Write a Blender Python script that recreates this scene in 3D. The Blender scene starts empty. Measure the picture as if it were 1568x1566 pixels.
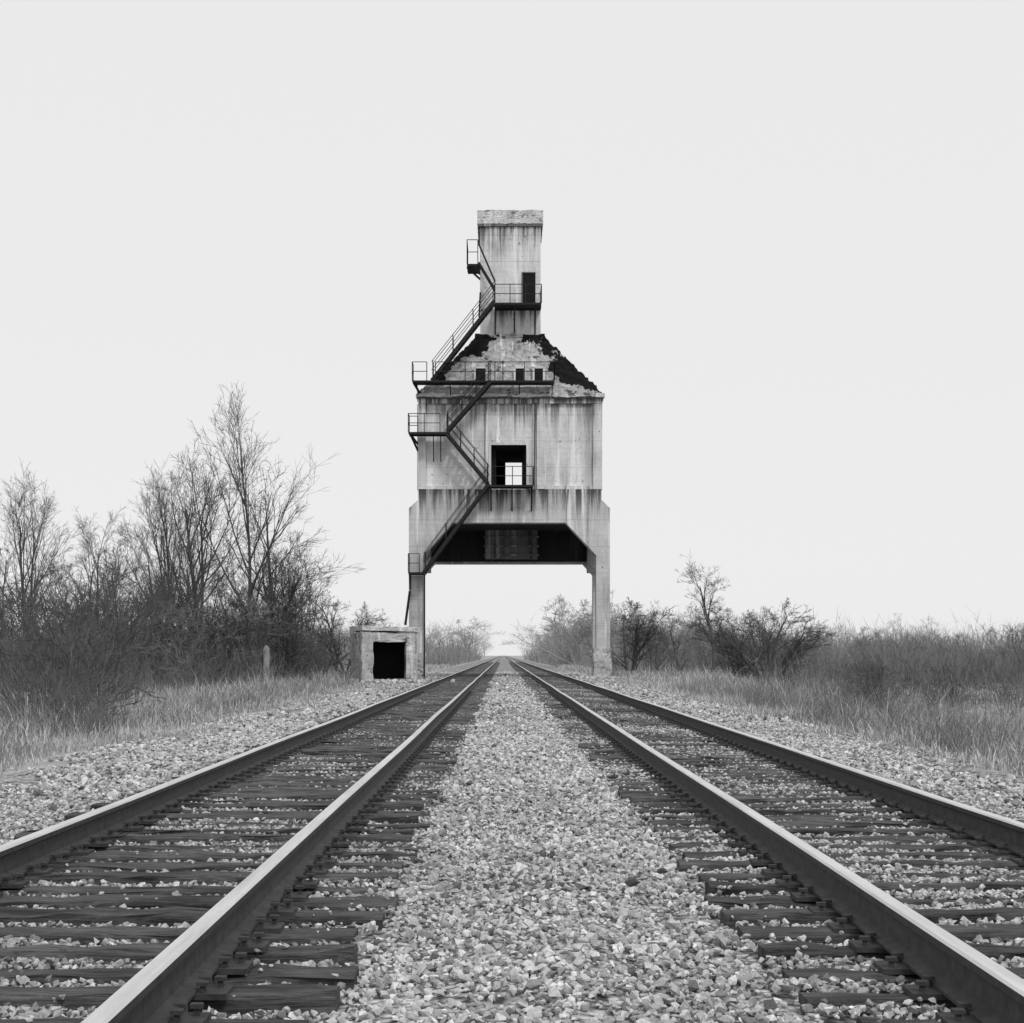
import bpy, bmesh, math, random
import numpy as np
from mathutils import Matrix, Vector
scene=bpy.context.scene
R=np.random.default_rng(7)
random.seed(3)
COL=scene.collection
CZ=1.185
TS=0.43      # tie spacing
def U(u,k=1.0): return (u-770)/30*k       # pixel coordinates scaled at the tower front: 30 units = 1 m
def W(v,k=1.0): return CZ+(1003-v)/30*k
# ------------------------------------------------------------------ helpers
def link(o,parent=None):
    COL.objects.link(o)
    if parent is not None:
        o.parent=parent
        o.matrix_parent_inverse=Matrix.Translation(-parent.location) if parent.rotation_euler.z==0 else Matrix.Identity(4)
    return o
def empty(name,loc=(0,0,0),rz=0):
    e=bpy.data.objects.new(name,None); e.location=loc; e.rotation_euler=(0,0,rz); e.empty_display_size=0.5
    COL.objects.link(e); return e
def np_mesh(name,V,F,mats,tone=None,midx=None,smooth=False):
    me=bpy.data.meshes.new(name)
    V=np.ascontiguousarray(V,dtype=np.float32); F=np.ascontiguousarray(F,dtype=np.int32)
    n,k=F.shape
    me.vertices.add(len(V)); me.vertices.foreach_set('co',V.ravel())
    me.loops.add(n*k); me.loops.foreach_set('vertex_index',F.ravel())
    me.polygons.add(n); me.polygons.foreach_set('loop_start',np.arange(0,n*k,k,dtype=np.int32))
    if midx is not None: me.polygons.foreach_set('material_index',np.asarray(midx,dtype=np.int32))
    if tone is not None:
        a=me.attributes.new('tone','FLOAT','POINT'); a.data.foreach_set('value',np.asarray(tone,dtype=np.float32))
    for m in (mats if isinstance(mats,(list,tuple)) else [mats]): me.materials.append(m)
    me.update(calc_edges=True)
    me.polygons.foreach_set('use_smooth',np.full(n,bool(smooth)))
    return me
def obj(name,me,parent=None):
    return link(bpy.data.objects.new(name,me),parent)
def pyobj(name,verts,faces,mat,parent=None,bevel=0):
    me=bpy.data.meshes.new(name); me.from_pydata([tuple(v) for v in verts],[],faces); me.materials.append(mat)
    bm=bmesh.new(); bm.from_mesh(me); bmesh.ops.recalc_face_normals(bm,faces=bm.faces)
    if bevel: bmesh.ops.bevel(bm,geom=list(bm.edges),offset=bevel,segments=1,affect='EDGES')
    bm.to_mesh(me); bm.free(); me.update()
    return obj(name,me,parent)
BV=[(0,0,0),(1,0,0),(1,1,0),(0,1,0),(0,0,1),(1,0,1),(1,1,1),(0,1,1)]
BF=[(0,3,2,1),(4,5,6,7),(0,1,5,4),(1,2,6,5),(2,3,7,6),(3,0,4,7)]
def box(name,x0,x1,y0,y1,z0,z1,mat,parent=None,bevel=0.0):
    return pyobj(name,[(x0+(x1-x0)*a,y0+(y1-y0)*b,z0+(z1-z0)*c) for a,b,c in BV],BF,mat,parent,bevel)
def prism(name,pts,y0,y1,mat,parent=None):
    n=len(pts)
    V=[(x,y0,z) for x,z in pts]+[(x,y1,z) for x,z in pts]
    F=[tuple(range(n)),tuple(range(2*n-1,n-1,-1))]+[(i,(i+1)%n,(i+1)%n+n,i+n) for i in range(n)]
    return pyobj(name,V,F,mat,parent)
class Bars:      # merges many thin bars to one mesh
    def __init__(s): s.V=[];s.F=[]
    def bar(s,a,b,w=0.05,h=None):
        h=h or w
        a=Vector(a);b=Vector(b);d=(b-a).normalized()
        up=Vector((0,0,1)) if abs(d.z)<0.95 else Vector((0,1,0))
        u=d.cross(up).normalized(); v=u.cross(d).normalized()
        k=len(s.V)
        for p in (a,b):
            for su,sv in ((-1,-1),(1,-1),(1,1),(-1,1)):
                s.V.append(tuple(p+u*su*w/2+v*sv*h/2))
        s.F+=[(k,k+1,k+2,k+3),(k+7,k+6,k+5,k+4)]+[(k+i,k+(i+1)%4,k+(i+1)%4+4,k+i+4) for i in range(4)]
    def obj(s,name,mat,parent=None): return pyobj(name,s.V,s.F,mat,parent)
# ------------------------------------------------------------------ materials
def newmat(name,rough=0.9,spec=0.2):
    m=bpy.data.materials.new(name); m.use_nodes=True
    nt=m.node_tree; b=nt.nodes['Principled BSDF']; b.inputs['Roughness'].default_value=rough
    b.inputs['Specular IOR Level'].default_value=spec
    return m,nt,b
def N(nt,t,**kw):
    n=nt.nodes.new(t)
    for k,v in kw.items(): setattr(n,k,v)
    return n
def math_(nt,op,a,b=None,clamp=False):
    n=N(nt,'ShaderNodeMath',operation=op); n.use_clamp=clamp
    for i,v in enumerate((a,b)):
        if v is None: continue
        if isinstance(v,(int,float)): n.inputs[i].default_value=v
        else: nt.links.new(v,n.inputs[i])
    return n.outputs[0]
def math_vec(nt,p,off):
    n=N(nt,'ShaderNodeVectorMath',operation='ADD'); nt.links.new(p,n.inputs[0]); n.inputs[1].default_value=off; return n.outputs[0]
def noise(nt,scale,vec=None,sc=(1,1,1),detail=6,rough=0.6):
    mp=N(nt,'ShaderNodeMapping'); mp.inputs['Scale'].default_value=sc
    nt.links.new(vec,mp.inputs[0])
    n=N(nt,'ShaderNodeTexNoise'); n.inputs['Scale'].default_value=scale; n.inputs['Detail'].default_value=detail; n.inputs['Roughness'].default_value=rough
    nt.links.new(mp.outputs[0],n.inputs['Vector']); return n.outputs[0]
def rng_(nt,v,a,b,c,d,smooth=False):
    n=N(nt,'ShaderNodeMapRange'); n.clamp=True
    if smooth: n.interpolation_type='SMOOTHSTEP'
    nt.links.new(v,n.inputs[0])
    for i,x in enumerate((a,b,c,d)): n.inputs[i+1].default_value=x
    return n.outputs[0]
def tocol(nt,v,b):
    c=N(nt,'ShaderNodeCombineColor')
    for i in range(3): nt.links.new(v,c.inputs[i])
    nt.links.new(c.outputs[0],b.inputs['Base Color'])
def mixf(nt,f,a,b):
    n=N(nt,'ShaderNodeMix'); n.data_type='FLOAT'
    for s,v in ((0,f),(2,a),(3,b)):
        if isinstance(v,(int,float)): n.inputs[s].default_value=v
        else: nt.links.new(v,n.inputs[s])
    return n.outputs[0]
def bump(nt,h,b,strength=0.4,dist=0.02):
    n=N(nt,'ShaderNodeBump'); n.inputs['Strength'].default_value=strength; n.inputs['Distance'].default_value=dist
    nt.links.new(h,n.inputs['Height']); nt.links.new(n.outputs[0],b.inputs['Normal'])
def pos(nt): return N(nt,'ShaderNodeNewGeometry').outputs['Position']
LEDGES=[(W(608),2.4),(W(749),2.1),(W(346,1.015),2.2),(W(465),1.5)]     # run-off stains start under these ledges
def concrete(name,base,stain=0.5,dark=0.12,tar=None,ledges=(),crack=0.0,lime=0.75):
    m,nt,b=newmat(name,0.9,0.15); p=pos(nt)
    sp=N(nt,'ShaderNodeSeparateXYZ'); nt.links.new(p,sp.inputs[0])
    blot=noise(nt,0.6,p,detail=8,rough=0.65)
    fine=noise(nt,9,p,detail=6,rough=0.7)
    streak=noise(nt,1.0,p,(1.7,1.7,0.13),detail=7,rough=0.7)
    streak2=noise(nt,1.0,p,(6,6,0.3),detail=5,rough=0.65)
    v=math_(nt,'MULTIPLY',rng_(nt,blot,0.35,0.65,0.78,1.12),rng_(nt,fine,0.25,0.75,0.84,1.1))
    v=math_(nt,'MULTIPLY',v,base)
    v=mixf(nt,rng_(nt,streak,0.51,0.68,0,stain,True),v,dark)
    v=mixf(nt,rng_(nt,streak2,0.54,0.70,0,stain*0.5,True),v,dark*1.4)
    for zt_,ln in ledges:
        inside=rng_(nt,sp.outputs[2],zt_-ln,zt_,0,1)
        below=math_(nt,'LESS_THAN',sp.outputs[2],zt_+0.01)
        th_=math_(nt,'ADD',noise(nt,1.0,math_vec(nt,p,(zt_,3,0)),(3.0,3.0,0.12),detail=7,rough=0.72),math_(nt,'MULTIPLY',math_(nt,'SUBTRACT',inside,1.0),0.18))
        v=mixf(nt,math_(nt,'MULTIPLY',math_(nt,'MULTIPLY',rng_(nt,th_,0.37,0.54,0,1.0,True),below),math_(nt,'POWER',inside,0.7)),v,dark*0.6)
    s3=rng_(nt,noise(nt,1.0,math_vec(nt,p,(13,7,0)),(2.6,2.6,0.16),detail=4),0.57,0.66,0,lime,True)
    v=mixf(nt,s3,v,0.82)
    z=math_(nt,'FRACT',math_(nt,'MULTIPLY',sp.outputs[2],1/0.28))
    line=rng_(nt,z,0.0,0.10,0.84,1.0)
    v=math_(nt,'MULTIPLY',v,line)
    z2=math_(nt,'FRACT',math_(nt,'MULTIPLY',math_(nt,'ADD',sp.outputs[2],math_(nt,'MULTIPLY',noise(nt,1.2,p,detail=3),0.05)),1/1.35))
    v=math_(nt,'MULTIPLY',v,rng_(nt,z2,0.0,0.03,0.66,1.0))
    pit=noise(nt,4,p,detail=4)
    v=mixf(nt,rng_(nt,pit,0.66,0.70,0,0.75),v,dark*0.6)
    if crack:
        cn=noise(nt,1.6,p,(1,1,2.2),detail=9,rough=0.7)
        cr=rng_(nt,math_(nt,'ABSOLUTE',math_(nt,'SUBTRACT',cn,0.5)),0.0,0.014,crack,0)
        v=mixf(nt,cr,v,0.02)
        v=mixf(nt,rng_(nt,noise(nt,1.3,math_vec(nt,p,(5,5,5)),(1,1,1.8),detail=10,rough=0.72),0.56,0.59,0,crack),v,0.05)
    if tar:
        x0,kx,kn,th0=tar
        xs_=math_(nt,'SUBTRACT',sp.outputs[0],x0)
        axx=math_(nt,'ABSOLUTE',xs_)
        hw=rng_(nt,sp.outputs[2],W(603),W(515,1.015),4.7,1.6)
        edge=math_(nt,'SUBTRACT',axx,hw)                    # 0 at the hip line, negative inside
        nn=noise(nt,0.62,math_vec(nt,p,(3.3,0,1.7)),detail=11,rough=0.64)
        t=math_(nt,'ADD',math_(nt,'MULTIPLY',edge,kx),math_(nt,'MULTIPLY',math_(nt,'SUBTRACT',nn,0.5),kn))
        t=math_(nt,'ADD',t,math_(nt,'MULTIPLY',xs_,0.035))
        v=mixf(nt,rng_(nt,t,th0,th0+0.03,0,1),v,0.012)
    tocol(nt,v,b)
    bump(nt,math_(nt,'ADD',fine,math_(nt,'MULTIPLY',line,1.5)),b,0.45,0.02)
    return m
def tonemat(name,lo,hi,rough=0.9,bs=40,bump_s=0.0):
    m,nt,b=newmat(name,rough,0.15)
    a=N(nt,'ShaderNodeAttribute'); a.attribute_name='tone'
    v=rng_(nt,a.outputs['Fac'],0,1,lo,hi)
    if bump_s:
        f=noise(nt,bs,pos(nt),detail=4)
        v=math_(nt,'MULTIPLY',v,rng_(nt,f,0.3,0.7,0.7,1.2)); bump(nt,f,b,bump_s,0.01)
    tocol(nt,v,b); return m
def flatmat(name,base,rough=0.8,var=0.4,scale=6,metal=0,spec=0.3,sc=(1,1,1)):
    m,nt,b=newmat(name,rough,spec); b.inputs['Metallic'].default_value=metal
    f=noise(nt,scale,pos(nt),sc,detail=6,rough=0.7)
    tocol(nt,math_(nt,'MULTIPLY',rng_(nt,f,0.25,0.75,1-var,1+var),base),b); bump(nt,f,b,0.3,0.01); return m
M_con=concrete('tower_concrete',0.66,0.55,0.12,ledges=LEDGES)
M_con_pan=concrete('tower_panel_concrete',0.66,0.36,0.16,ledges=LEDGES[:1])
M_con_cen=concrete('tower_centre_panel_concrete',0.66,0.45,0.12,ledges=LEDGES[:1],lime=1.0)
M_con_lo=concrete('tower_lower_concrete',0.56,0.62,0.10,ledges=LEDGES[:2])
M_soot_shade=concrete('soot_and_shade_concrete',0.035,0.8,0.010,lime=0.03)  # near-black base: soot plus the shade under the bin, painted in
M_stain_shade=concrete('stain_and_shade_concrete',0.17,0.9,0.02,lime=0.25)  # stained hopper grey, also used for the painted shadow strip under the eave
M_roof=concrete('roof_concrete',0.48,0.6,0.07,tar=(U(781),0.46,3.6,-0.34),crack=0.85)
M_cap=concrete('cap_concrete',0.66,0.5,0.05,crack=0.8)
M_bunk=concrete('bunker_concrete',0.54,0.7,0.09,crack=0.6)
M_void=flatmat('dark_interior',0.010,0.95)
M_steel=flatmat('black_steel',0.018,0.7,0.5,8,0.2)
M_railtop=flatmat('worn_rail_head',0.62,0.42,0.25,3,0.5,0.5,(6,0.4,6))
M_railside=flatmat('rusty_rail',0.05,0.75,0.5,14,0.1,0.3)
M_stone=tonemat('ballast_stone',0.09,0.72,0.9,60,0.4)
M_grass=tonemat('dry_grass',0.16,0.58)
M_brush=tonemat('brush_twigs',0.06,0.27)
M_brush_haze=tonemat('far_brush_haze_twigs',0.15,0.36)  # far twigs lightened to put haze into their colour
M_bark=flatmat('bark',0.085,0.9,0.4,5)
M_bark_mid_haze=flatmat('bark_mid_haze',0.17,0.9,0.3,5)  # aerial haze painted into the bark: paler the farther the trees
M_bark_far_haze=flatmat('bark_far_haze',0.33,0.9,0.2,5)  # paler again, haze in the colour
M_bark_dist_haze=flatmat('bark_distant_haze',0.55,0.9,0.1,5)  # palest bark, haze in the colour
mt,nt,b=newmat('creosoted_timber',0.85,0.2); p=pos(nt)
g1=noise(nt,3,p,(1.0,22,22),detail=8,rough=0.7); g2=noise(nt,1.7,p,(0.7,2.3,1),detail=5,rough=0.75)
tocol(nt,math_(nt,'MULTIPLY',rng_(nt,g1,0.3,0.7,0.02,0.17),rng_(nt,g2,0.35,0.65,0.4,1.7)),b); bump(nt,g1,b,1.0,0.03); M_tie=mt
mg,nt,b=newmat('ground_gravel_soil',0.95,0.1); p=pos(nt)
sp=N(nt,'ShaderNodeSeparateXYZ'); nt.links.new(p,sp.inputs[0])
vo=N(nt,'ShaderNodeTexVoronoi'); vo.inputs['Scale'].default_value=19; nt.links.new(p,vo.inputs['Vector'])
vb=N(nt,'ShaderNodeRGBToBW'); nt.links.new(vo.outputs['Color'],vb.inputs[0])
gr=math_(nt,'MULTIPLY',rng_(nt,vb.outputs[0],0.2,0.8,0.22,0.64),rng_(nt,vo.outputs['Distance'],0.35,0.75,1.0,0.2))
gr=math_(nt,'MULTIPLY',gr,rng_(nt,noise(nt,0.8,p),0.3,0.7,0.8,1.1))
so=math_(nt,'MULTIPLY',rng_(nt,noise(nt,0.5,p,detail=9,rough=0.7),0.3,0.7,0.24,0.54),rng_(nt,noise(nt,14,p,detail=6,rough=0.8),0.3,0.7,0.6,1.25))
ax=math_(nt,'ABSOLUTE',math_(nt,'SUBTRACT',sp.outputs[0],0.1))
ax=math_(nt,'ADD',ax,math_(nt,'MULTIPLY',math_(nt,'SUBTRACT',noise(nt,1.1,p,detail=6),0.5),2.2))
f=rng_(nt,ax,4.9,5.6,0,1,True)
tocol(nt,mixf(nt,f,gr,so),b)
hb=mixf(nt,f,math_(nt,'MULTIPLY',vo.outputs['Distance'],-1.0),noise(nt,20,p,detail=6))
bump(nt,hb,b,0.8,0.04); M_ground=mg
# ------------------------------------------------------------------ terrain
def sm(x,a,b):
    t=np.clip((x-a)/(b-a),0,1); return t*t*(3-2*t)
LT,RT=-1.87,2.33         # track centres
def gh(x,y):
    x=np.asarray(x,float); y=np.asarray(y,float)
    h=-0.045+0.055*np.clip(1-np.abs(x-0.23)/0.55,0,1)
    for c,dd in ((LT,0.030),(RT,0.020)):
        h=h-dd*np.clip((1.35-np.abs(x-c))/0.2,0,1)
    fade=1-sm(y,50,75)
    h=h-0.55*sm(x,5.0,7.8)*fade-0.25*sm(x,8,14)
    h=h-0.30*sm(-x,7.6,11)-0.12*sm(-x,4.8,6.2)*fade
    w=sm(np.abs(x),4.6,8)
    h=h+w*(0.07*np.sin(x*0.9+1.3)*np.sin(y*0.31)+0.05*np.sin(x*2.1+y*0.8)*np.cos(y*1.3))
    h=h+0.012*np.sin(x*5+y*3)*np.sin(y*4.1)
    return h
side=[22,26,32,40,55,80,120,200,400,800,1600,4000]
xs=np.array([-s for s in side[::-1]]+list(np.arange(-20,20.01,0.25))+side)
ys=np.array([-400,-60,-15]+list(np.arange(-4,100,0.7))+[104,110,120,135,155,180,220,280,360,500,800,1400,2500,4500])
X,Y=np.meshgrid(xs,ys); Z=gh(X,Y)
V=np.stack([X,Y,Z],-1).reshape(-1,3); nx=len(xs); ny=len(ys)
i,j=np.meshgrid(np.arange(nx-1),np.arange(ny-1)); k=(j*nx+i).ravel()
obj('ground',np_mesh('ground',V,np.stack([k,k+1,k+nx+1,k+nx],-1),M_ground,smooth=True))
# ------------------------------------------------------------------ stones
def rock_templates(n):
    out=[]
    for t in range(n):
        bm=bmesh.new()
        for q in range(11):
            v=R.normal(size=3); v/=np.linalg.norm(v); v*=R.uniform(0.8,1.05)*np.array([1,R.uniform(.6,.95),R.uniform(.5,.8)])
            bm.verts.new(v)
        bmesh.ops.convex_hull(bm,input=bm.verts)
        bmesh.ops.triangulate(bm,faces=bm.faces)
        for v in [v for v in bm.verts if not v.link_faces]: bm.verts.remove(v)
        bm.verts.index_update()
        out.append((np.array([v.co[:] for v in bm.verts]),np.array([[v.index for v in f.verts] for f in bm.faces])))
        bm.free()
    return out
TPL=rock_templates(30)
def quatmats(n):
    q=R.normal(size=(n,4)); q/=np.linalg.norm(q,axis=1)[:,None]; w,x,y,z=q.T
    return np.stack([1-2*(y*y+z*z),2*(x*y-z*w),2*(x*z+y*w),2*(x*y+z*w),1-2*(x*x+z*z),2*(y*z-x*w),2*(x*z-y*w),2*(y*z+x*w),1-2*(x*x+y*y)],-1).reshape(n,3,3)
def ballast(name,segs):
    P=[];S=[];TT0=[]
    for (y0,y1,dens,size) in segs:
        n=int((y1-y0)*11.4*dens*1.5)
        x=R.uniform(-5.6,5.8,n); y=R.uniform(y0,y1,n)
        keep=np.abs(x)<0.345*y+1.2
        edge=5.0+0.5*np.sin(y*0.7)+0.3*np.sin(y*2.3+x)
        keep&=(np.abs(x-0.1)<edge-R.exponential(0.25,n)+0.3)
        s=size*np.exp(R.normal(0,0.30,n))
        z=gh(x,y)+s*R.uniform(0.0,0.9,n)
        tz=np.zeros(n); incrib=np.zeros(n,bool)
        sc=np.minimum(s,0.028)
        for c,pon in ((LT,0.025),(RT,0.06)):
            inz=np.abs(x-c)<1.33+0.04*np.sin(y*7)
            s=np.where(inz,sc,s)
            ph=np.abs(((y+4+TS/2)%TS)-TS/2)<0.100+s*0.42
            clump=0.35+1.6*(np.sin(x*3.1+c)*np.sin(y*1.3+x)>0.2)
            ontie=inz&ph
            keep&=~(ontie&(R.random(n)>pon*clump))
            s=np.where(ontie,s*0.75,s)
            z=np.where(ontie,0.0+s*0.4,z)
            cr=inz&~ph; incrib|=cr
            z=np.where(cr,-0.034+s*R.uniform(-0.5,0.9,n)+(0.010 if c==RT else 0.0)+0.012*np.sin(x*2.3+y*1.1),z)
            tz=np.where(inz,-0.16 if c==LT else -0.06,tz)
            for rr in (-0.75,0.75): keep&=np.abs(x-c-rr)>0.085+s*0.3
        keep&=incrib|(R.random(n)<0.667)
        P.append(np.stack([x,y,z],-1)[keep]); S.append(s[keep]); TT0.append(tz[keep])
    P=np.concatenate(P);S=np.concatenate(S);TZ=np.concatenate(TT0)
    n=len(P); Q=quatmats(n); tid=R.integers(0,len(TPL),n)
    patchy=0.08*np.sin(P[:,0]*1.7+np.sin(P[:,1]*0.6)*2)*np.sin(P[:,1]*0.9)
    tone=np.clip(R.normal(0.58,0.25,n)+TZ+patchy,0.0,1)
    VV=[];FF=[];TT=[];base=0
    for t,(tv,tf) in enumerate(TPL):
        ix=np.where(tid==t)[0]
        if not len(ix): continue
        v=np.einsum('nij,kj->nki',Q[ix],tv)*S[ix][:,None,None]
        v[:,:,2]*=0.85
        v+=P[ix][:,None,:]
        VV.append(v.reshape(-1,3)); m=len(tv)
        FF.append((tf[None]+(np.arange(len(ix))*m)[:,None,None]+base).reshape(-1,3)); base+=len(ix)*m
        TT.append(np.repeat(tone[ix],m))
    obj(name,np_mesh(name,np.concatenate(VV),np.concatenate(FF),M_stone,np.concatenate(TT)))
    print('stones',n)
ballast('ballast_gravel',[(3.2,13,1050,0.0195),(13,28,500,0.0255),(28,55,150,0.035),(55,110,30,0.045)])
# ------------------------------------------------------------------ track
def track(c):
    e=empty('railway_track',(c,0,0))
    prof=[(-0.07,0.022),(0.07,0.022),(0.07,0.034),(0.014,0.05),(0.010,0.135),(0.034,0.148),(0.036,0.176),(0.028,0.186),(-0.028,0.186),(-0.036,0.176),(-0.034,0.148),(-0.010,0.135),(-0.014,0.05),(-0.07,0.034)]
    n=len(prof)
    for nm,s in (('left_rail',-0.75),('right_rail',0.75)):
        yy=[-6]+list(np.arange(2,150,3.0))+[170,200,260,400,800,1600]; ph=R.uniform(0,6)
        V=[(c+s+a+0.006*math.sin(y*0.31+ph)*(y<150),y,z+0.004*math.sin(y*0.45+ph)*(y<150)) for y in yy for a,z in prof]
        F=[[q*n+i,q*n+(i+1)%n,q*n+(i+1)%n+n,q*n+i+n] for q in range(len(yy)-1) for i in range(n)]
        mi=[1 if i in (6,7,8) else 0 for q in range(len(yy)-1) for i in range(n)]
        obj(nm,np_mesh(nm,V,F,[M_railside,M_railtop],midx=mi),e)
    ny=620; V=[];F=[]
    for i in range(ny):
        y=-4+TS*i; dy=R.normal(0,0.018); rot=R.normal(0,0.010); w=0.097+R.normal(0,0.008); l0=-1.30+R.normal(0,0.045); l1=1.30+R.normal(0,0.045)
        top=0.004+R.normal(0,0.008); nseg=16 if y<40 else 1
        base=len(V)
        for q in range(nseg+1):
            xx=l0+(l1-l0)*q/nseg
            j=R.normal(0,0.010,4) if nseg>1 else np.zeros(4)
            yc=y+dy+rot*xx*2
            V+=[(c+xx,yc-w+j[0],-0.16),(c+xx,yc-w+j[0],top-0.014),(c+xx,yc-w+0.015+j[1],top+j[2]*0.6),(c+xx,yc+w-0.015+j[1],top+j[3]*0.6),(c+xx,yc+w+j[3],top-0.012),(c+xx,yc+w+j[3],-0.16)]
        for q in range(nseg):
            k=base+q*6
            for a in range(5): F.append((k+a,k+a+1,k+a+7,k+a+6))
        for k,o in ((base,1),(base+nseg*6,-1)):
            for a,bb,cc,d in ((0,1,4,5),(1,2,3,4)):
                F.append((k+a,k+bb,k+cc,k+d)[::o])
    obj('timber_ties',np_mesh('timber_ties',np.array(V),np.array(F),M_tie),e)
    B=Bars()
    for i in range(8,125):
        y=-4+TS*i
        for s in (-0.75,0.75):
            B.bar((c+s-0.17,y,0.011),(c+s+0.17,y,0.011),0.16,0.021)
            for d,o in ((-0.085,0.05),(0.085,-0.05),(-0.13,-0.04),(0.13,0.04)):
                B.bar((c+s+d,y+o,0.0),(c+s+d,y+o,0.055),0.018,0.018)
                B.bar((c+s+d-0.02,y+o,0.052),(c+s+d+0.02,y+o,0.052),0.034,0.014)
            for d in (-0.055,0.055): B.bar((c+s+d,y+0.11,0.02),(c+s+d,y+0.15,0.02),0.05,0.04)
    B.obj('tie_plates_and_spikes',M_railside,e)
track(LT); track(RT)
# ------------------------------------------------------------------ coaling tower
TY=80.0
tw=empty('concrete_coaling_tower',(U(780),TY+3.5,0))
def fb(name,u0,u1,v0,v1,y0,y1,mat,bevel=0.02):
    return box(name,U(u0),U(u1),y0,y1,W(v1),W(v0),mat,tw,bevel)
YB=87.0
fr=[(626,778),(640,765),(640,749),(921,749),(921,765),(934,778),(934,1048),(913,1048),(913,850),(866,800),(694,800),(648,850),(648,1048),(626,1048)]
prism('front_portal_frame',[(U(a),W(b)) for a,b in fr],TY,TY+0.9,M_con_lo,tw)
k=YB/80; k2=86.1/80
xo0,xo1=U(626),U(934)
rl,rr=U(650,k2),U(908,k2)
def uz(v): return W(v,k2)
rf=[(xo0,W(778)),(U(640),W(765)),(U(640),W(749)),(U(921),W(749)),(U(921),W(765)),(xo1,W(778)),(xo1,-0.3),(rr,-0.3),(rr,uz(880)),(U(893,k2),uz(863)),(U(665,k2),uz(863)),(rl,uz(880)),(rl,-0.3),(xo0,-0.3)]
prism('rear_portal_frame',rf,YB-0.9,YB,M_con_lo,tw)
box('hopper_back_face',U(652,k2),U(906,k2),YB-1.1,YB-0.903,uz(860),W(800)+0.05,M_soot_shade,tw)
box('hopper_chute',U(743,1.06),U(823,1.06),YB-2.2,YB-1.103,uz(861)+0.15,W(800)+0.05,M_stain_shade,tw)
for z in (822,836,850): box('chute_rib',U(741,1.06),U(825,1.06),YB-2.28,YB-2.203,W(z,1.05),W(z,1.05)+0.10,M_stain_shade,tw)
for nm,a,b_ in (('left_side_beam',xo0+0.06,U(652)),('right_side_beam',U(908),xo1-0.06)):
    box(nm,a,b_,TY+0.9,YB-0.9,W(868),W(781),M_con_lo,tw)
box('bin_floor_slab',U(646),U(915),TY+0.903,YB-0.903,W(800),W(800)+0.6,M_soot_shade,tw)
x0,x1=U(640),U(921); yf=TY+0.16; yb=YB-0.14
zt,zb=W(608),W(800)+0.603
pa,pb=U(752),U(806); pz0,pz1=W(745),W(681)
box('bin_left_wall',x0+0.03,pa,yf,yb,W(749)+0.001,zt,M_con_pan,tw)
box('bin_right_wall',pb,x1-0.03,yf,yb,W(749)+0.001,zt,M_con_pan,tw)
box('bin_upper_wall',pa,pb,yf,yb,pz1,zt,M_con_cen,tw)
box('bin_lower_wall',pa,pb,yf,yb,zb-0.2,pz0,M_con_lo,tw)
e=0.004
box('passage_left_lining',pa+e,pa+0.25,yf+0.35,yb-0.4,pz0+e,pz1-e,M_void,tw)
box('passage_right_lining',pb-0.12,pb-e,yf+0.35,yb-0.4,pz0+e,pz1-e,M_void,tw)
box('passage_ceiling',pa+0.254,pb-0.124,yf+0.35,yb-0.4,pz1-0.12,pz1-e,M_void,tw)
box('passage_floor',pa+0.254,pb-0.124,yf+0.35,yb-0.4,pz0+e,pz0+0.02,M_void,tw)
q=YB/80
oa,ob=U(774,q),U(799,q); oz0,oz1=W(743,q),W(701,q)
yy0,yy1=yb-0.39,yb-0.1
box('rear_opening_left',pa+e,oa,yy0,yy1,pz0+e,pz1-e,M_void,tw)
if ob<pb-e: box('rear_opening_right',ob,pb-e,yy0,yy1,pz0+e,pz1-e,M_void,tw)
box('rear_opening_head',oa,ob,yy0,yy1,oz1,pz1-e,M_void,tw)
def pil(n_,a,b_,c,d,m=M_con,y=TY): fb(n_,a,b_,c,d,y,yf+0.001,m,0.015)
pil('corner_pilaster_left',640,652,618,749)
pil('corner_pilaster_right',908,921,618,749)
pil('pilaster_mid_left',743,751.5,618,749,M_con,TY+0.02)
pil('pilaster_mid_right',822,834,618,749,M_con,TY-0.04)
pil('lintel_beam',640,921,608.5,617.8)
pil('panel_foot_left',652.1,742.9,743,749,M_con,TY+0.05)
pil('panel_foot_right',834.1,907.9,743,749,M_con,TY+0.05)
fb('opening_frame_left',748,752,677,749,TY-0.03,yf+0.35,M_con,0)
fb('opening_frame_top',752.1,806,677,681,TY-0.03,yf+0.35,M_con,0)
fb('opening_frame_right',806.1,810,677,749,TY-0.03,yf+0.35,M_con,0)
for a,b_ in ((640,652),(743,751.5),(822,834),(908,921)): fb('rear_pilaster',a,b_,618,749,yb-0.001,YB,M_con,0.015)
for sx,xa,xb in ((-1,x0-0.05,x0+0.029),(1,x1-0.029,x1+0.05)):
    for ya,yc in ((TY+0.15,TY+0.6),(82.6,83.1),(84.4,84.9),(YB-0.6,YB-0.15)):
        box('side_rib',xa,xb,ya,yc,W(749),W(617.9),M_con,tw)
def roughen(o,cuts,amp,zlim=None):
    me=o.data; bm=bmesh.new(); bm.from_mesh(me); bmesh.ops.subdivide_edges(bm,edges=[e_ for e_ in bm.edges if e_.calc_length()>0.25],cuts=cuts,use_grid_fill=True)
    bm.normal_update()
    for v in bm.verts: v.co+=v.normal*(random.gauss(0,amp)+amp*1.5*math.sin(v.co.z*6+v.co.x*3))
    bm.to_mesh(me); bm.free(); return o
roughen(box('eave_slab',U(637),U(925),TY-0.18,YB+0.18,W(608),W(603),M_cap,tw,0.0),60,0.02)
box('eave_shadow_strip',U(639),U(923),TY-0.10,YB+0.10,W(610),W(608)-0.03,M_stain_shade,tw)  # thin dark strip added to draw the ledge shadow below the eave
SY0,SY1=81.2,84.6; ks=SY0/80
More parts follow.
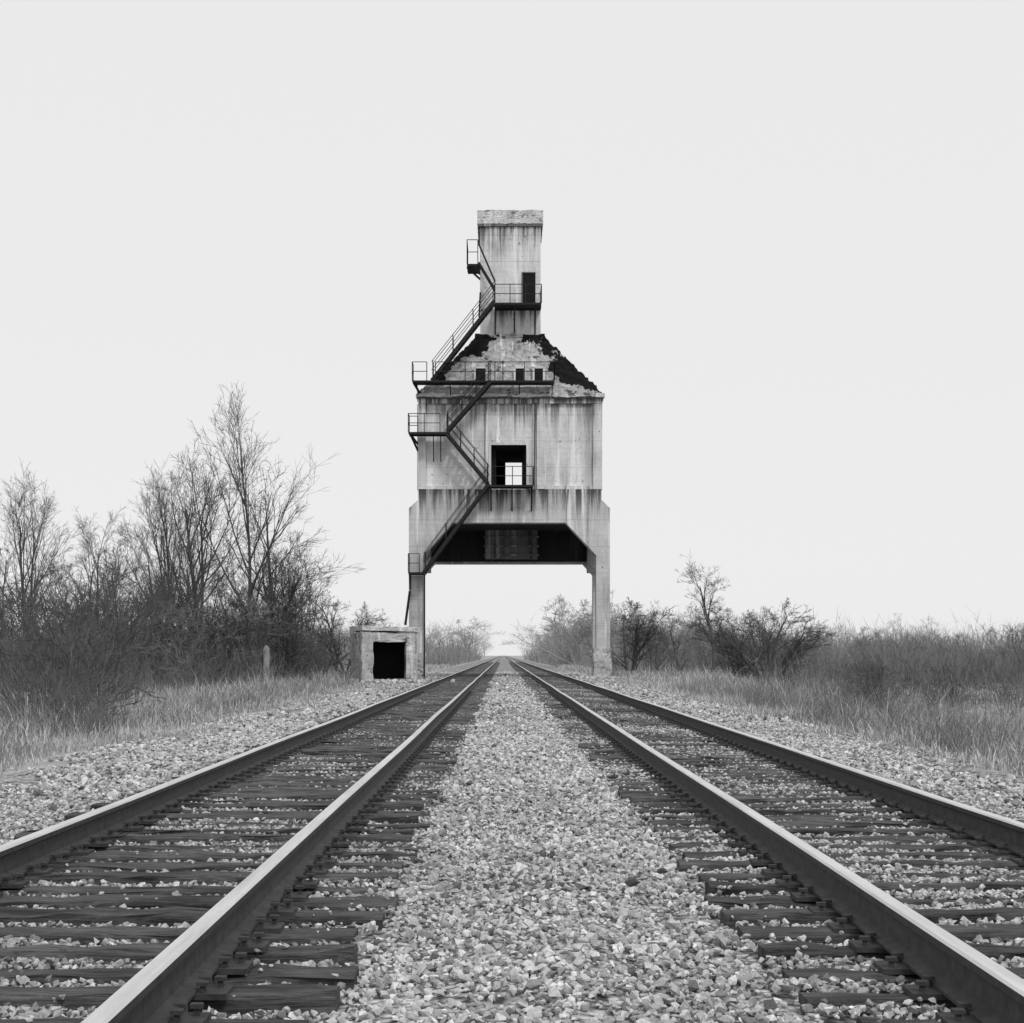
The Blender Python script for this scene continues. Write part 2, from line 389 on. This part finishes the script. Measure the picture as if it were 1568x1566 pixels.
sx0,sx1=U(735,ks),U(828,ks); zsh=W(515,ks)
re=[(U(640),TY-0.1,W(603)),(U(923),TY-0.1,W(603)),(U(923),YB+0.1,W(603)),(U(640),YB+0.1,W(603))]
rt=[(sx0-0.12,SY0-0.12,zsh),(sx1+0.12,SY0-0.12,zsh),(sx1+0.12,SY1+0.12,zsh),(sx0-0.12,SY1+0.12,zsh)]
ro=pyobj('hipped_roof',re+rt,[(0,1,5,4),(1,2,6,5),(2,3,7,6),(3,0,4,7),(4,5,6,7),(0,3,2,1)],M_roof,tw)
bm=bmesh.new(); bm.from_mesh(ro.data); bmesh.ops.subdivide_edges(bm,edges=bm.edges,cuts=34,use_grid_fill=True); bm.normal_update()
for v in bm.verts:
    if v.co.z>W(603)+0.02:
        n=math.sin(v.co.x*7.3+v.co.z*5)*math.sin(v.co.z*9.1+v.co.y*6)*0.045+random.gauss(0,0.018)
        v.co+=Vector((0,0,1))*n+v.normal*n
bm.to_mesh(ro.data); bm.free()
for a,b_ in ((727,745),(788,804),(817,833)):
    z0,z1=W(584),W(562); xa,xb=U(a),U(b_); yv=TY-0.02
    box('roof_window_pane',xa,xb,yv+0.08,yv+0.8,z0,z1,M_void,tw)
    F_=Bars()
    for p0,p1 in (((xa,z0),(xb,z0)),((xa,z1),(xb,z1)),((xa,z0),(xa,z1)),((xb,z0),(xb,z1))):
        F_.bar((p0[0],yv+0.12,p0[1]),(p1[0],yv+0.12,p1[1]),0.10,0.10)
    F_.obj('roof_window_frame',M_con_pan,tw)
roughen(box('roof_apron',U(728,ks),U(834,ks),SY0-0.16,SY1+0.16,zsh-0.05,zsh+0.10,M_roof,tw,0.0),20,0.025)
box('headhouse_shaft',sx0,sx1,SY0,SY1,zsh,W(346,ks),M_con,tw,0.03)
fbk=lambda n_,a,b_,c,d,y0,y1,m,bv=0.0: box(n_,U(a,ks),U(b_,ks),y0,y1,W(d,ks),W(c,ks),m,tw,bv)
fbk('headhouse_doorway',800.5,820,418,465,SY0-0.004,SY0+0.1,M_void)
fbk('door_frame_left',798.8,800.4,416.5,465,SY0-0.05,SY0+0.05,M_stain_shade)
fbk('door_frame_top',800.5,820,416.5,418,SY0-0.05,SY0+0.05,M_stain_shade)
fbk('shaft_ledge',732,831,343.2,347,SY0-0.10,SY1+0.10,M_stain_shade,0.02)
cp=fbk('parapet_cap',731,831.5,322,343,SY0-0.12,SY1+0.12,M_cap,0.0)
bm=bmesh.new(); bm.from_mesh(cp.data); bmesh.ops.subdivide_edges(bm,edges=bm.edges,cuts=24,use_grid_fill=True); bm.normal_update()
for v in bm.verts:
    top=v.co.z>W(322,ks)-0.01
    v.co+=v.normal*random.gauss(0,0.008)
    if top: v.co.z-=abs(random.gauss(0,0.012))+0.09*max(0,math.sin(v.co.x*3.1+v.co.y*2))**8
bm.to_mesh(cp.data); bm.free()
for nm,a,b_,c in (('right_leg_footing',909,936,992),('left_leg_footing',624,650,1000)):
    roughen(fb(nm,a,b_,c,1044,TY-0.06,TY+1.0,M_bunk,0.0),12,0.02)
# ------------------------------------------------------------------ stairs and platforms
B=Bars()
def flight(u0,v0,u1,v1,ya,yb_,hr=0.95,kk=1.0):
    a=(U(u0,kk),W(v0,kk)); b_=(U(u1,kk),W(v1,kk))
    for y in (ya,yb_):
        B.bar((a[0],y,a[1]),(b_[0],y,b_[1]),0.05,0.17)
        for q in (0.55,1.0): B.bar((a[0],y,a[1]+hr*q),(b_[0],y,b_[1]+hr*q),0.03)
        for t in (0.02,0.34,0.66,0.98):
            x=a[0]+(b_[0]-a[0])*t; z=a[1]+(b_[1]-a[1])*t
            B.bar((x,y,z),(x,y,z+hr),0.04)
    n=int(abs(b_[1]-a[1])/0.24)
    for i in range(1,n):
        t=i/n; x=a[0]+(b_[0]-a[0])*t; z=a[1]+(b_[1]-a[1])*t
        B.bar((x,ya,z),(x,yb_,z),0.18,0.025)
def railing(pts,h=0.95,step=1.1):
    for (a,b_) in zip(pts[:-1],pts[1:]):
        a=Vector(a);b_=Vector(b_); n=max(1,round((b_-a).length/step))
        for q in (0.5,1.0): B.bar(a+Vector((0,0,h*q)),b_+Vector((0,0,h*q)),0.033)
        for i in range(n+1):
            p_=a.lerp(b_,i/n); B.bar(p_,p_+Vector((0,0,h)),0.042)
def platform(u0,u1,v,ya,yb_,kk=1.0,th=0.09):
    x0,x1,z=U(u0,kk),U(u1,kk),W(v,kk)
    B.bar(((x0+x1)/2,ya,z),((x0+x1)/2,yb_,z),abs(x1-x0),0.04)
    for y in (ya,yb_): B.bar((x0,y,z-0.04),(x1,y,z-0.04),0.06,th)
    return x0,x1,z
def bracket(x,z,ya,yb_,d=0.9):
    B.bar((x,ya,z-0.1),(x,yb_,z-d),0.06); B.bar((x,yb_,z-d),(x,yb_,z),0.06)
ya,yb2=TY-1.0,TY-0.12
x0_,x1_,z=platform(627,650,878,ya,yb2); railing([(x0_,yb2,z),(x0_,ya,z),(x0_+0.55,ya,z)]); bracket(x0_+0.05,z,ya,TY,0.8)
flight(650,878,749,743,ya,ya+0.75)
x0_,x1_,z=platform(747,816,746,ya,yb2); railing([(x0_+0.2,ya,z),(x1_,ya,z),(x1_,yb2,z)]); 
for u in (752,784,814): bracket(U(u),z,ya,TY,1.2)
flight(748,743,684,666,ya,ya+0.75)
x0_,x1_,z=platform(627,690,666,ya,yb2); railing([(x0_,yb2,z),(x0_,ya,z),(x1_-0.5,ya,z)],step=0.7); railing([(x0_,yb2,z),(U(640),yb2,z)])
for u in (664,675): 
    B.bar((U(u),TY-0.3,z),(U(u),TY-0.02,W(707)),0.05); B.bar((U(u),TY-0.9,z),(U(u),TY-0.3,z),0.05)
B.bar((U(629),TY-0.5,z),(U(640),TY+0.1,W(690)),0.08); B.bar((U(629),TY-0.5,z),(U(640),TY+0.1,W(680)),0.08)
flight(685,664,752,588,ya,ya+0.75)
x0_,x1_,z=platform(633,848,588,ya,yb2,th=0.06); railing([(x0_,yb2,z),(x0_,ya,z),(U(655),ya,z)],step=0.6)
railing([(U(748),ya,z),(U(770),ya,z)],step=0.75); railing([(x1_,ya,z),(x1_,yb2,z)],step=0.75); railing([(U(668),ya,z),(x1_,ya,z)],step=1.4)
for u in (640,690,740,795,845): B.bar((U(u),ya,z-0.1),(U(u),TY-0.1,W(606)),0.05)
B.bar((U(634),TY-0.6,z),(U(644),TY,W(604)),0.09)
flight(662,587,757,466,ya+0.1,ya+0.85)
x0_,x1_,z=platform(757,829,465,TY-0.2,SY0-0.05,1.0); railing([(x0_,TY-0.2,z),(x1_,TY-0.2,z),(x1_,SY0-0.05,z)],step=0.9)
for u in (758,788,820): bracket(U(u),z,TY-0.2,SY0,1.3)
for y in (TY+0.2,TY+0.65):
    B.bar((U(757),y,W(440)),(U(733),y,W(400)),0.06,0.10)
    B.bar((U(758),y,W(428)),(U(732),y,W(368)),0.045)
for i in range(9):
    t=i/9; B.bar((U(757-24*t),TY+0.2,W(440-40*t)),(U(757-24*t),TY+0.65,W(440-40*t)),0.06,0.03)
B.bar((U(758),TY+0.1,W(465)),(U(758),TY+0.1,W(428)),0.045)
x0_,x1_,z=platform(715,736,402,TY+0.3,SY0+0.8,1.0)
railing([(x1_-0.15,TY+0.3,z),(x0_,TY+0.3,z),(x0_,SY0+0.8,z)],h=1.25,step=0.6)
B.bar((x0_,TY+0.6,z-0.1),(U(736),TY+1.4,z-0.55),0.08); B.bar((x0_+0.1,TY+0.6,z-0.05),(U(736),TY+1.4,z-0.3),0.05)
B.bar((U(735),TY+1.1,W(440)),(U(733),TY+1.1,W(478)),0.08)
B.bar((U(819),TY-0.06,W(617)),(U(818),TY-0.06,W(749)),0.05)
B.obj('steel_stairs_and_catwalks',M_steel,tw)
B=Bars(); B.bar((U(628),TY-0.2,W(905)),(U(621),TY-0.2,W(957)),0.12); B.bar((U(650),TY-0.08,W(880)),(U(650),TY-0.08,W(1040)),0.07)
B.obj('leg_brace_and_pipe',M_steel,tw)
# ------------------------------------------------------------------ bunker
bk=empty('concrete_shed',(-6.15,69.4,-0.1),math.radians(16))
def bb(n_,*a,m=M_bunk,bv=0.03):
    o=box(n_,*a,m,None,0.0); o.parent=bk
    return roughen(o,8,0.014)
bb('front_wall_left',-0.1,0.42,0,0.25,-0.2,2.3); bb('front_wall_right',1.92,2.4,0,0.25,-0.2,2.3)
bb('front_lintel',0.42,1.92,0,0.25,1.88,2.3); bb('front_sill',0.42,1.92,0.02,0.25,-0.2,0.22)
bb('left_wall',-0.1,0.12,0.25,2.6,-0.2,2.3); bb('right_wall',2.18,2.4,0.25,2.6,-0.2,2.3); bb('back_wall',-0.1,2.4,2.6,2.8,-0.2,2.3)
rs=bb('roof_slab',-0.16,2.46,-0.08,2.88,2.33,2.52,m=M_cap); rs.rotation_euler=(0,math.radians(1.6),0); rs.location=(0,0,0.06)
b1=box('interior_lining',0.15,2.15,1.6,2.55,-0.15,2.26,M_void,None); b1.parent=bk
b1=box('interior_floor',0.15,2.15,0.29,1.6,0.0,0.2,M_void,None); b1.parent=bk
fp=Bars(); x=-9.95; fp.bar((x,66,-0.5),(x,66,1.5),0.22); fp.bar((x-0.02,66,1.45),(x+0.02,66,1.58),0.14); fp.obj('wooden_post',M_bark_far_haze)  # post takes this pale tone as its own colour
def rubble(name,cx,cy,n,sx,sy,smax):
    VV=[];FF=[];base=0
    for i in range(n):
        tv,tf=TPL[R.integers(len(TPL))]; s=R.uniform(0.05,smax)
        c=np.array([cx+R.normal(0,sx),cy+R.normal(0,sy),0]); c[2]=float(gh(c[0],c[1]))+s*0.3
        VV.append((quatmats(1)[0]@tv.T).T*s+c); FF.append(tf+base); base+=len(tv)
    obj(name,np_mesh(name,np.concatenate(VV),np.concatenate(FF),M_bunk))
rubble('concrete_rubble',-5.0,68.6,70,0.9,0.5,0.22); rubble('concrete_rubble',5.3,79,60,0.9,0.7,0.22)
# ------------------------------------------------------------------ trees
def norm(v): return v/ (math.sqrt(v[0]*v[0]+v[1]*v[1]+v[2]*v[2])+1e-9)
def gen_tree(seed,H,r0,nch,ang=0.5,trop=0.06,stems=1,wob=0.07,tmin=0.28,spread=0.15,rmin=0.008,ratio=(0.42,0.68)):
    g=np.random.default_rng(seed); G={}
    def grow(p,d,L,r,lev):
        K=10 if lev==0 else (6 if lev==1 else 4); S=6 if lev==0 else (4 if lev==1 else 3)
        pts=[p]; cur=d; nz=g.normal(0,wob*(1 if lev<2 else 2.0),(K,3)); nz[:,2]+=trop*(1 if lev<3 else 0.3)
        for i in range(K-1):
            cur=norm(cur+nz[i]); pts.append(pts[-1]+cur*(L/(K-1)))
        pts=np.array(pts); rad=np.linspace(r,max(r*0.28,rmin*0.7),K)
        G.setdefault((K,S),[]).append((pts,rad))
        if lev>=len(nch): return
        n=nch[lev]; n=max(2,int(n+g.integers(-1,2))) if lev else n
        for i in range(n):
            t=tmin+(1-tmin)*((i+g.random())/n) if lev==0 else g.uniform(0.2,1.0)
            f=t*(K-1); a=min(int(f),K-2); f-=a
            q=pts[a]*(1-f)+pts[a+1]*f; tg=norm(pts[a+1]-pts[a])
            pr=g.normal(size=3); pr=norm(pr-tg*pr.dot(tg)); th=g.normal(ang+0.08*max(0,lev-1),0.16)
            if lev==0: th*=1.2-0.5*t
            nd=norm(tg*math.cos(th)+pr*math.sin(th))
            if nd[2]<-0.1: nd=norm(np.array([nd[0],nd[1],abs(nd[2])*0.3]))
            LL=L*g.uniform(*ratio)*(1.1-0.65*t if lev==0 else 1.0-0.25*t)
            grow(q,nd,LL,max(rmin,(r*(1-0.7*t))*0.6),lev+1)
    for s in range(stems):
        d=norm(np.array([g.normal(0,spread),g.normal(0,spread),1.0])); off=np.array([g.normal(0,0.12),g.normal(0,0.12),-0.3])*(stems>1)+np.array([0,0,-0.2])
        grow(off,d,H*g.uniform(0.72,0.95) if stems>1 else H*0.92,r0*g.uniform(0.7,1),0)
    VV=[];FF=[];base=0
    for (K,S),L in G.items():
        P=np.array([a for a,_ in L]); Rr=np.array([b for _,b in L]); T=np.gradient(P,axis=1); T/=np.linalg.norm(T,axis=2,keepdims=True)+1e-9
        ref=np.array([0.31,0.95,0.07]); u=np.cross(T,ref); u/=np.linalg.norm(u,axis=2,keepdims=True)+1e-9; v=np.cross(T,u)
        an=np.arange(S)*2*math.pi/S
        vt=P[:,:,None,:]+Rr[:,:,None,None]*(np.cos(an)[None,None,:,None]*u[:,:,None,:]+np.sin(an)[None,None,:,None]*v[:,:,None,:])
        n=len(L); idx=np.arange(n*K*S).reshape(n,K,S)+base
        a=idx[:,:-1]; b_=idx[:,1:]
        FF.append(np.stack([a,np.roll(a,-1,2),np.roll(b_,-1,2),b_],-1).reshape(-1,4)); VV.append(vt.reshape(-1,3)); base+=n*K*S
    VV=np.concatenate(VV)
    me=np_mesh('tree_mesh_%d'%seed,VV,np.concatenate(FF),M_bark)
    return me,float(np.percentile(VV[:,2],99.8))
tall=[gen_tree(11,14,0.22,[14,6,4,3],0.46,0.07,1,0.05,0.25),gen_tree(12,13,0.18,[11,6,4,3],0.46,0.07,2,0.06,0.3,0.08),
      gen_tree(13,11,0.15,[10,6,4,3],0.50,0.06,2,0.07,0.25,0.18),gen_tree(14,9,0.10,[9,5,4,3],0.50,0.05,3,0.08,0.2,0.2)]
small=[gen_tree(21,6,0.12,[10,5,5,3],0.62,0.02,1,0.10,0.35,0.1,0.007),gen_tree(22,4.5,0.09,[8,5,5,3],0.66,0.02,3,0.10,0.15,0.30,0.007),gen_tree(23,5,0.09,[8,5,5,3],0.62,0.02,2,0.10,0.15,0.25,0.007)]
shr=[gen_tree(31,3,0.022,[5,4,3],0.5,0.03,6,0.09,0.1,0.30,0.006,(0.4,0.7)),gen_tree(32,3,0.022,[5,4,3],0.6,0.02,7,0.10,0.1,0.38,0.006,(0.4,0.7)),gen_tree(33,3,0.025,[6,4,3],0.5,0.05,5,0.08,0.1,0.25,0.006,(0.4,0.7))]
def place(v,name,x,y,h,mat,parent=None,rz=None,wide=1.0,tilt=0):
    me,H=v; o=bpy.data.objects.new(name,me); s=h/H
    o.location=(x,y,float(gh(x,y))-0.05); o.scale=(s*wide,s*wide,s); o.rotation_euler=(0,tilt,random.uniform(0,6.28) if rz is None else rz)
    COL.objects.link(o)
    if parent: o.parent=parent
    o.material_slots[0].link='OBJECT'; o.material_slots[0].material=mat
    return o
for v,x,y,h,w,t in [(0,-12.2,75,14.7,0.9,0.0),(1,-14.7,76,12.0,1.1,-0.04),(2,-11.3,77,10.9,1.15,0.15),(3,-9.6,74,6.9,1.1,0.12),(1,-16.4,78,11.0,0.95,-0.10),
                    (3,-17.6,70,7.4,1,0),(2,-15.6,72,7.6,1.1,0.0),(3,-13.4,71,6.0,1.2,0.05),(2,-19.6,76,8.6,1.1,0),(1,-22.5,74,10.5,1,0),(3,-21,66,7.0,1.2,0),(3,-10.6,80,7.6,1.0,0.08),(3,-14.6,60,6.0,1.1,-0.05),(2,-13.9,52,6.0,1.0,0),
                    (2,-18.2,82,8.5,1.0,0.02),(3,-12.8,83,7.6,1.2,0),(0,-17.6,86,9.5,1.1,0)]:
    place(tall[v],'bare_tree',x,y,h,M_bark if y<80 else M_bark_mid_haze,None,None,w,t)
for v,x,y,h,w in [(1,-7.6,76,3.9,1.2),(0,-8.4,79,5.0,1.1),(2,-6.9,84,3.6,1.2),(1,-9.4,70,3.8,1.2),(2,-10.6,73,4.8,1.2),(1,-12.2,72,4.6,1.2),(2,-14.4,69,4.4,1.2)]:
    place(small[v],'bare_shrub',x,y,h,M_bark,None,None,w)
for v,x,y,h,w,m in [(0,10.0,75,6.0,0.95,M_bark),(1,12.4,76,4.2,1.45,M_bark),(2,11.6,78,3.8,1.3,M_bark),(1,7.3,88,4.5,1.4,M_bark),(2,13.6,80,3.9,1.2,M_bark),(1,13.2,77,3.7,1.4,M_bark),
                    (2,8.8,90,3.6,1.4,M_bark_mid_haze),(1,10.8,95,4.3,1.4,M_bark_mid_haze),(0,6.2,96,4.4,1.2,M_bark_mid_haze),(2,16.5,98,4.6,1.3,M_bark_mid_haze)]:
    place(small[v],'bare_tree' if v==0 else 'bare_shrub',x,y,h,m,None,None,w)
th=empty('thicket',(0,0,0))
def T(v,x,y,h,m=M_bark,w=1.0,par=th): place(v,'thicket_shrub',x,y,h,m,par,None,w)
for i in range(70):     # left thicket
    y=R.uniform(64,92); x=-R.uniform(0.112*y,0.36*y)
    T(shr[R.integers(3)],x,y,R.uniform(2.2,4.8) if x<-11 else R.uniform(1.8,2.8),M_bark if i%3 else M_bark_mid_haze,R.uniform(0.9,1.3))
for x,y,h in [(-7.2,27,1.9),(-8.2,29,2.7),(-8.9,32,2.9),(-10.4,36,3.3),(-9.6,33,3.1),(-11.6,40,3.6),(-13.0,46,3.9),(-15.0,52,4.2),(-16.5,58,4.4)]:
    T(shr[R.integers(3)],x,y,h,M_bark,1.1)
for i in range(44):     # right thicket, mid grey
    y=R.uniform(85,135); x=R.uniform(0.075*y,0.40*y)
    T(shr[R.integers(3)],x,y,R.uniform(2.2,3.6),M_bark_mid_haze,R.uniform(1,1.4))
for i in range(24):
    y=R.uniform(45,80); x=R.uniform(0.215*y,0.38*y)
    T(shr[R.integers(3)],x,y,R.uniform(0.9,1.9),M_bark,R.uniform(1,1.4))
dt=empty('distant_treeline',(0,0,0))
allv=small+[tall[3]]
for i in range(85):
    y=R.uniform(150,330); x=R.uniform(0.012*y+4,0.38*y) if i%2 else R.uniform(0.012*y+4,0.14*y)
    place(allv[R.integers(len(allv))],'far_tree',x,y,R.uniform(4.8,8.2)*(0.72 if x>0.16*y else 1),M_bark_far_haze,dt,None,R.uniform(1.1,1.7))
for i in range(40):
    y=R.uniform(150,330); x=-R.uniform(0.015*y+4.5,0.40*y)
    place(allv[R.integers(len(allv))],'far_tree',x,y,R.uniform(3.5,6.0) if x>-0.08*y else R.uniform(5,8),M_bark_far_haze,dt,None,R.uniform(1.1,1.7))
for i in range(70):
    y=R.uniform(380,900); s=-1 if R.random()<0.5 else 1; x=s*(R.uniform(7,0.42*y))
    place(allv[R.integers(len(allv))],'far_tree',x,y,R.uniform(8,13),M_bark_dist_haze,dt,None,R.uniform(1.4,2.2))
# ------------------------------------------------------------------ brush and grass
def patch(x,y,s=1.0,o=0):
    return 0.5+0.25*np.sin(x*0.9*s+o+np.sin(y*0.35*s)*2)+0.25*np.sin(y*0.5*s+1.7*o+np.sin(x*0.6*s)*2)
def brush(name,x,y,h,mat,w=0.014,twigs=5,lean=0.32):
    n=len(x); b0=np.stack([x,y,gh(x,y)-0.03],-1)
    d=np.stack([R.normal(0,lean,n),R.normal(0,lean,n),np.ones(n)],-1); d/=np.linalg.norm(d,axis=1)[:,None]
    A=[b0];D=[d*h[:,None]];Wd=[np.full(n,w)]
    for k in range(twigs):
        t=R.uniform(0.2,0.95,n)[:,None]; A.append(b0+d*h[:,None]*t)
        dd=d+R.normal(0,0.7,(n,3)); dd[:,2]=np.abs(dd[:,2]); dd/=np.linalg.norm(dd,axis=1)[:,None]
        D.append(dd*(h*R.uniform(0.15,0.42,n))[:,None]); Wd.append(np.full(n,w*0.6))
    A=np.concatenate(A);D=np.concatenate(D);Wd=np.concatenate(Wd); m=len(A)
    an=R.uniform(0,math.pi,m); s=np.stack([np.cos(an),np.sin(an),np.zeros(m)],-1)*Wd[:,None]
    V=np.stack([A-s,A+s,A+D],1).reshape(-1,3); F=np.arange(3*m).reshape(m,3)
    cl=0.45*(patch(x,y,1.3,7)-0.5)
    tone=np.repeat(np.clip(np.tile(R.normal(0.45,0.26,n)+cl,twigs+1),0,1),3)
    obj(name,np_mesh(name,V,F,mat,tone))
n=26000; y=R.uniform(62,96,n); x=-R.uniform(8.6,40,n); k_=(patch(x,y,1,1)+R.random(n)*0.5>0.5)&(x>-0.42*y)&(x<-7.8-0.03*(y-60)-1.8*patch(x,y,2)); x=x[k_];y=y[k_]
brush('undergrowth',x,y,np.clip(R.gamma(3,0.38,len(x)),0.3,2.8),M_brush,0.010)
n=5000; y=R.uniform(24,60,n); x=-(6.2+0.2*(y-24)+R.exponential(2.2,n)); k_=(x>-0.38*y-2)&(patch(x,y,1.5,4)>0.4); x=x[k_];y=y[k_]
brush('undergrowth',x,y,np.clip(R.gamma(3,0.22,len(x)),0.3,1.7),M_brush,0.006)
n=34000; y=R.uniform(55,120,n); x=R.uniform(9.0,48,n); pt=patch(x,y,0.9,5); k_=(x<0.42*y)&(x>9.5+0.03*(y-60)+3.5*patch(x,y,1.4,2))&(x>0.16*y-R.random(n)*3)&(pt+0.5*R.random(n)>0.38); x=x[k_];y=y[k_];pt=pt[k_]
brush('undergrowth',x,y,np.clip(R.gamma(3,0.34,len(x))*(0.4+1.0*pt),0.3,2.2),M_brush,0.010)
n=28000; y=R.uniform(90,170,n); x=R.uniform(6.5,70,n); k_=(x<0.42*y); x=x[k_];y=y[k_]
brush('undergrowth',x,y,np.clip(R.gamma(3,0.58,len(x))*(0.4+1.0*patch(x,y,0.5,5)),0.5,3.7),M_brush_haze,0.018)
n=28000; y=R.uniform(150,420,n); s=np.where(R.random(n)<0.5,-1,1); x=s*(5.5+R.random(n)**1.3*0.40*y); 
brush('distant_undergrowth',x,y,np.clip(R.gamma(4,0.65,len(x))*(0.5+patch(x,y,0.3,2)),1,6),M_brush_haze,0.033)
def grass(name,x,y,h,w,mat,tone_mu=0.55):
    n=len(x); b0=np.stack([x,y,gh(x,y)-0.02],-1)
    an=R.uniform(0,2*math.pi,n); ln=R.uniform(0.1,1.1,n)*h
    side=np.stack([np.cos(an+1.57),np.sin(an+1.57),np.zeros(n)],-1)*w[:,None]
    m1=b0+np.stack([np.cos(an)*ln*0.3,np.sin(an)*ln*0.3,h*0.6],-1); t1=b0+np.stack([np.cos(an)*ln,np.sin(an)*ln,h],-1)
    V=np.stack([b0-side,b0+side,m1+side*0.8,m1-side*0.8,t1],1).reshape(-1,3)
    q=np.arange(n)*5
    F=np.concatenate([np.stack([q,q+1,q+2],-1),np.stack([q,q+2,q+3],-1),np.stack([q+3,q+2,q+4],-1)])
    obj(name,np_mesh(name,V,F,mat,np.repeat(np.clip(R.normal(tone_mu,0.27,n)+0.4*(patch(x,y,2.5,9)-0.5),0,1),5)))
def tufts(n_c,per,xf,y0,y1,rad=0.16):
    cy=y0+(y1-y0)*R.random(n_c); cx=xf(cy,n_c)
    x=np.repeat(cx,per)+R.normal(0,rad,n_c*per); y=np.repeat(cy,per)+R.normal(0,rad,n_c*per)
    hh=np.repeat(R.gamma(5,0.2,n_c),per)
    return x,y,hh
def edgeL(y): return 5.4+0.6*np.sin(y*0.4)+0.4*np.sin(y*1.3)
x,y,hh=tufts(8500,16,lambda y,n:-(edgeL(y)-0.2+R.exponential(3.4,n)),14,86); pt=patch(x,y,1.6,0.5)
k_=(x>-0.36*y-2)&(pt+0.5*R.random(len(x))>0.38)&~((x>-8.8)&(y>66)&(y<74)&(R.random(len(x))<0.9)); x=x[k_];y=y[k_];pt=pt[k_];hh=hh[k_]
grass('dry_grass',x,y,(0.08+0.40*pt*R.random(len(x))*hh+0.28*(R.random(len(x))<0.05))*np.clip((-x-4.6)/2.5,0.25,1.2),0.004+0.00011*y,M_grass,0.62)
x,y,hh=tufts(8500,16,lambda y,n:5.0+0.5*np.sin(y*0.5)+0.3*np.sin(y*1.7)+R.exponential(3.0,n),12,87); pt=patch(x,y,1.8,3); r_=R.random(len(x))
k_=(x<0.36*y+2)&(pt+0.5*r_>0.38)&~((y>45)&(x<8.8)&(r_<0.8)); x=x[k_];y=y[k_];pt=pt[k_];hh=hh[k_]
grass('dry_grass',x,y,(0.10+0.42*pt*R.random(len(x))*hh+0.25*(R.random(len(x))<0.06))*np.clip((x-4.3)/2.5,0.2,1.2),0.004+0.00011*y,M_grass,0.58)
n=40000; y=R.uniform(80,160,n); s=np.where(R.random(n)<0.5,-1,1); x=s*(5.4+R.exponential(5,n))
grass('dry_grass',x,y,R.uniform(0.1,0.45,n),np.full(n,0.02),M_grass)
n=15000; y=R.uniform(17,60,n); x=5.4+R.exponential(2.8,n)+0.02*y; k_=(x<0.36*y+2)&(patch(x,y,2.2,3)>0.40); x=x[k_];y=y[k_]
brush('weeds',x,y,np.clip(R.gamma(4,0.14,len(x)),0.2,1.2),M_brush,0.0033,8)
n=6500; y=R.uniform(18,70,n); x=-(5.9+R.exponential(2.6,n)); k_=(patch(x,y,2.2,1)>0.45)&(x>-0.36*y-2); x=x[k_];y=y[k_]
brush('weeds',x,y,np.clip(R.gamma(4,0.14,len(x)),0.2,1.2),M_brush,0.0033,8)
# ------------------------------------------------------------------ world, sun, camera
w=bpy.data.worlds.new("World"); scene.world=w; w.use_nodes=True; nt=w.node_tree; bg=nt.nodes['Background']
EL,AZ=math.radians(48),math.radians(25)      # sun behind the camera, to the right
sky=N(nt,'ShaderNodeTexSky'); sky.sky_type='NISHITA'; sky.sun_disc=False; sky.sun_elevation=EL; sky.sun_rotation=math.radians(180)-AZ
bw=N(nt,'ShaderNodeRGBToBW'); nt.links.new(sky.outputs[0],bw.inputs[0])
v=mixf(nt,0.94,bw.outputs[0],8.6)      # overcast veil over the sky
v=math_(nt,'MINIMUM',v,8.6)
c=N(nt,'ShaderNodeCombineColor')
for i in range(3): nt.links.new(v,c.inputs[i])
nt.links.new(c.outputs[0],bg.inputs[0]); bg.inputs[1].default_value=0.1
L=bpy.data.lights.new('sun','SUN'); L.energy=1.5; L.angle=math.radians(10); L.color=(1,1,1)
so=bpy.data.objects.new('sun',L); COL.objects.link(so)
d=Vector((math.sin(AZ)*math.cos(EL),-math.cos(AZ)*math.cos(EL),math.sin(EL)))
so.rotation_euler=d.to_track_quat('Z','Y').to_euler(); so.location=(20,-20,40)
cam=bpy.data.cameras.new('camera'); co=bpy.data.objects.new('camera',cam); COL.objects.link(co); scene.camera=co
co.location=(0,0,CZ); co.rotation_euler=(math.radians(90),0,0); cam.sensor_width=36; cam.lens=2400/1568*36
cam.shift_x=14/1568; cam.shift_y=(1003-783)/1568; cam.clip_start=0.1; cam.clip_end=8000
scene.view_settings.view_transform='Standard'; scene.view_settings.look='None'; scene.view_settings.exposure=0
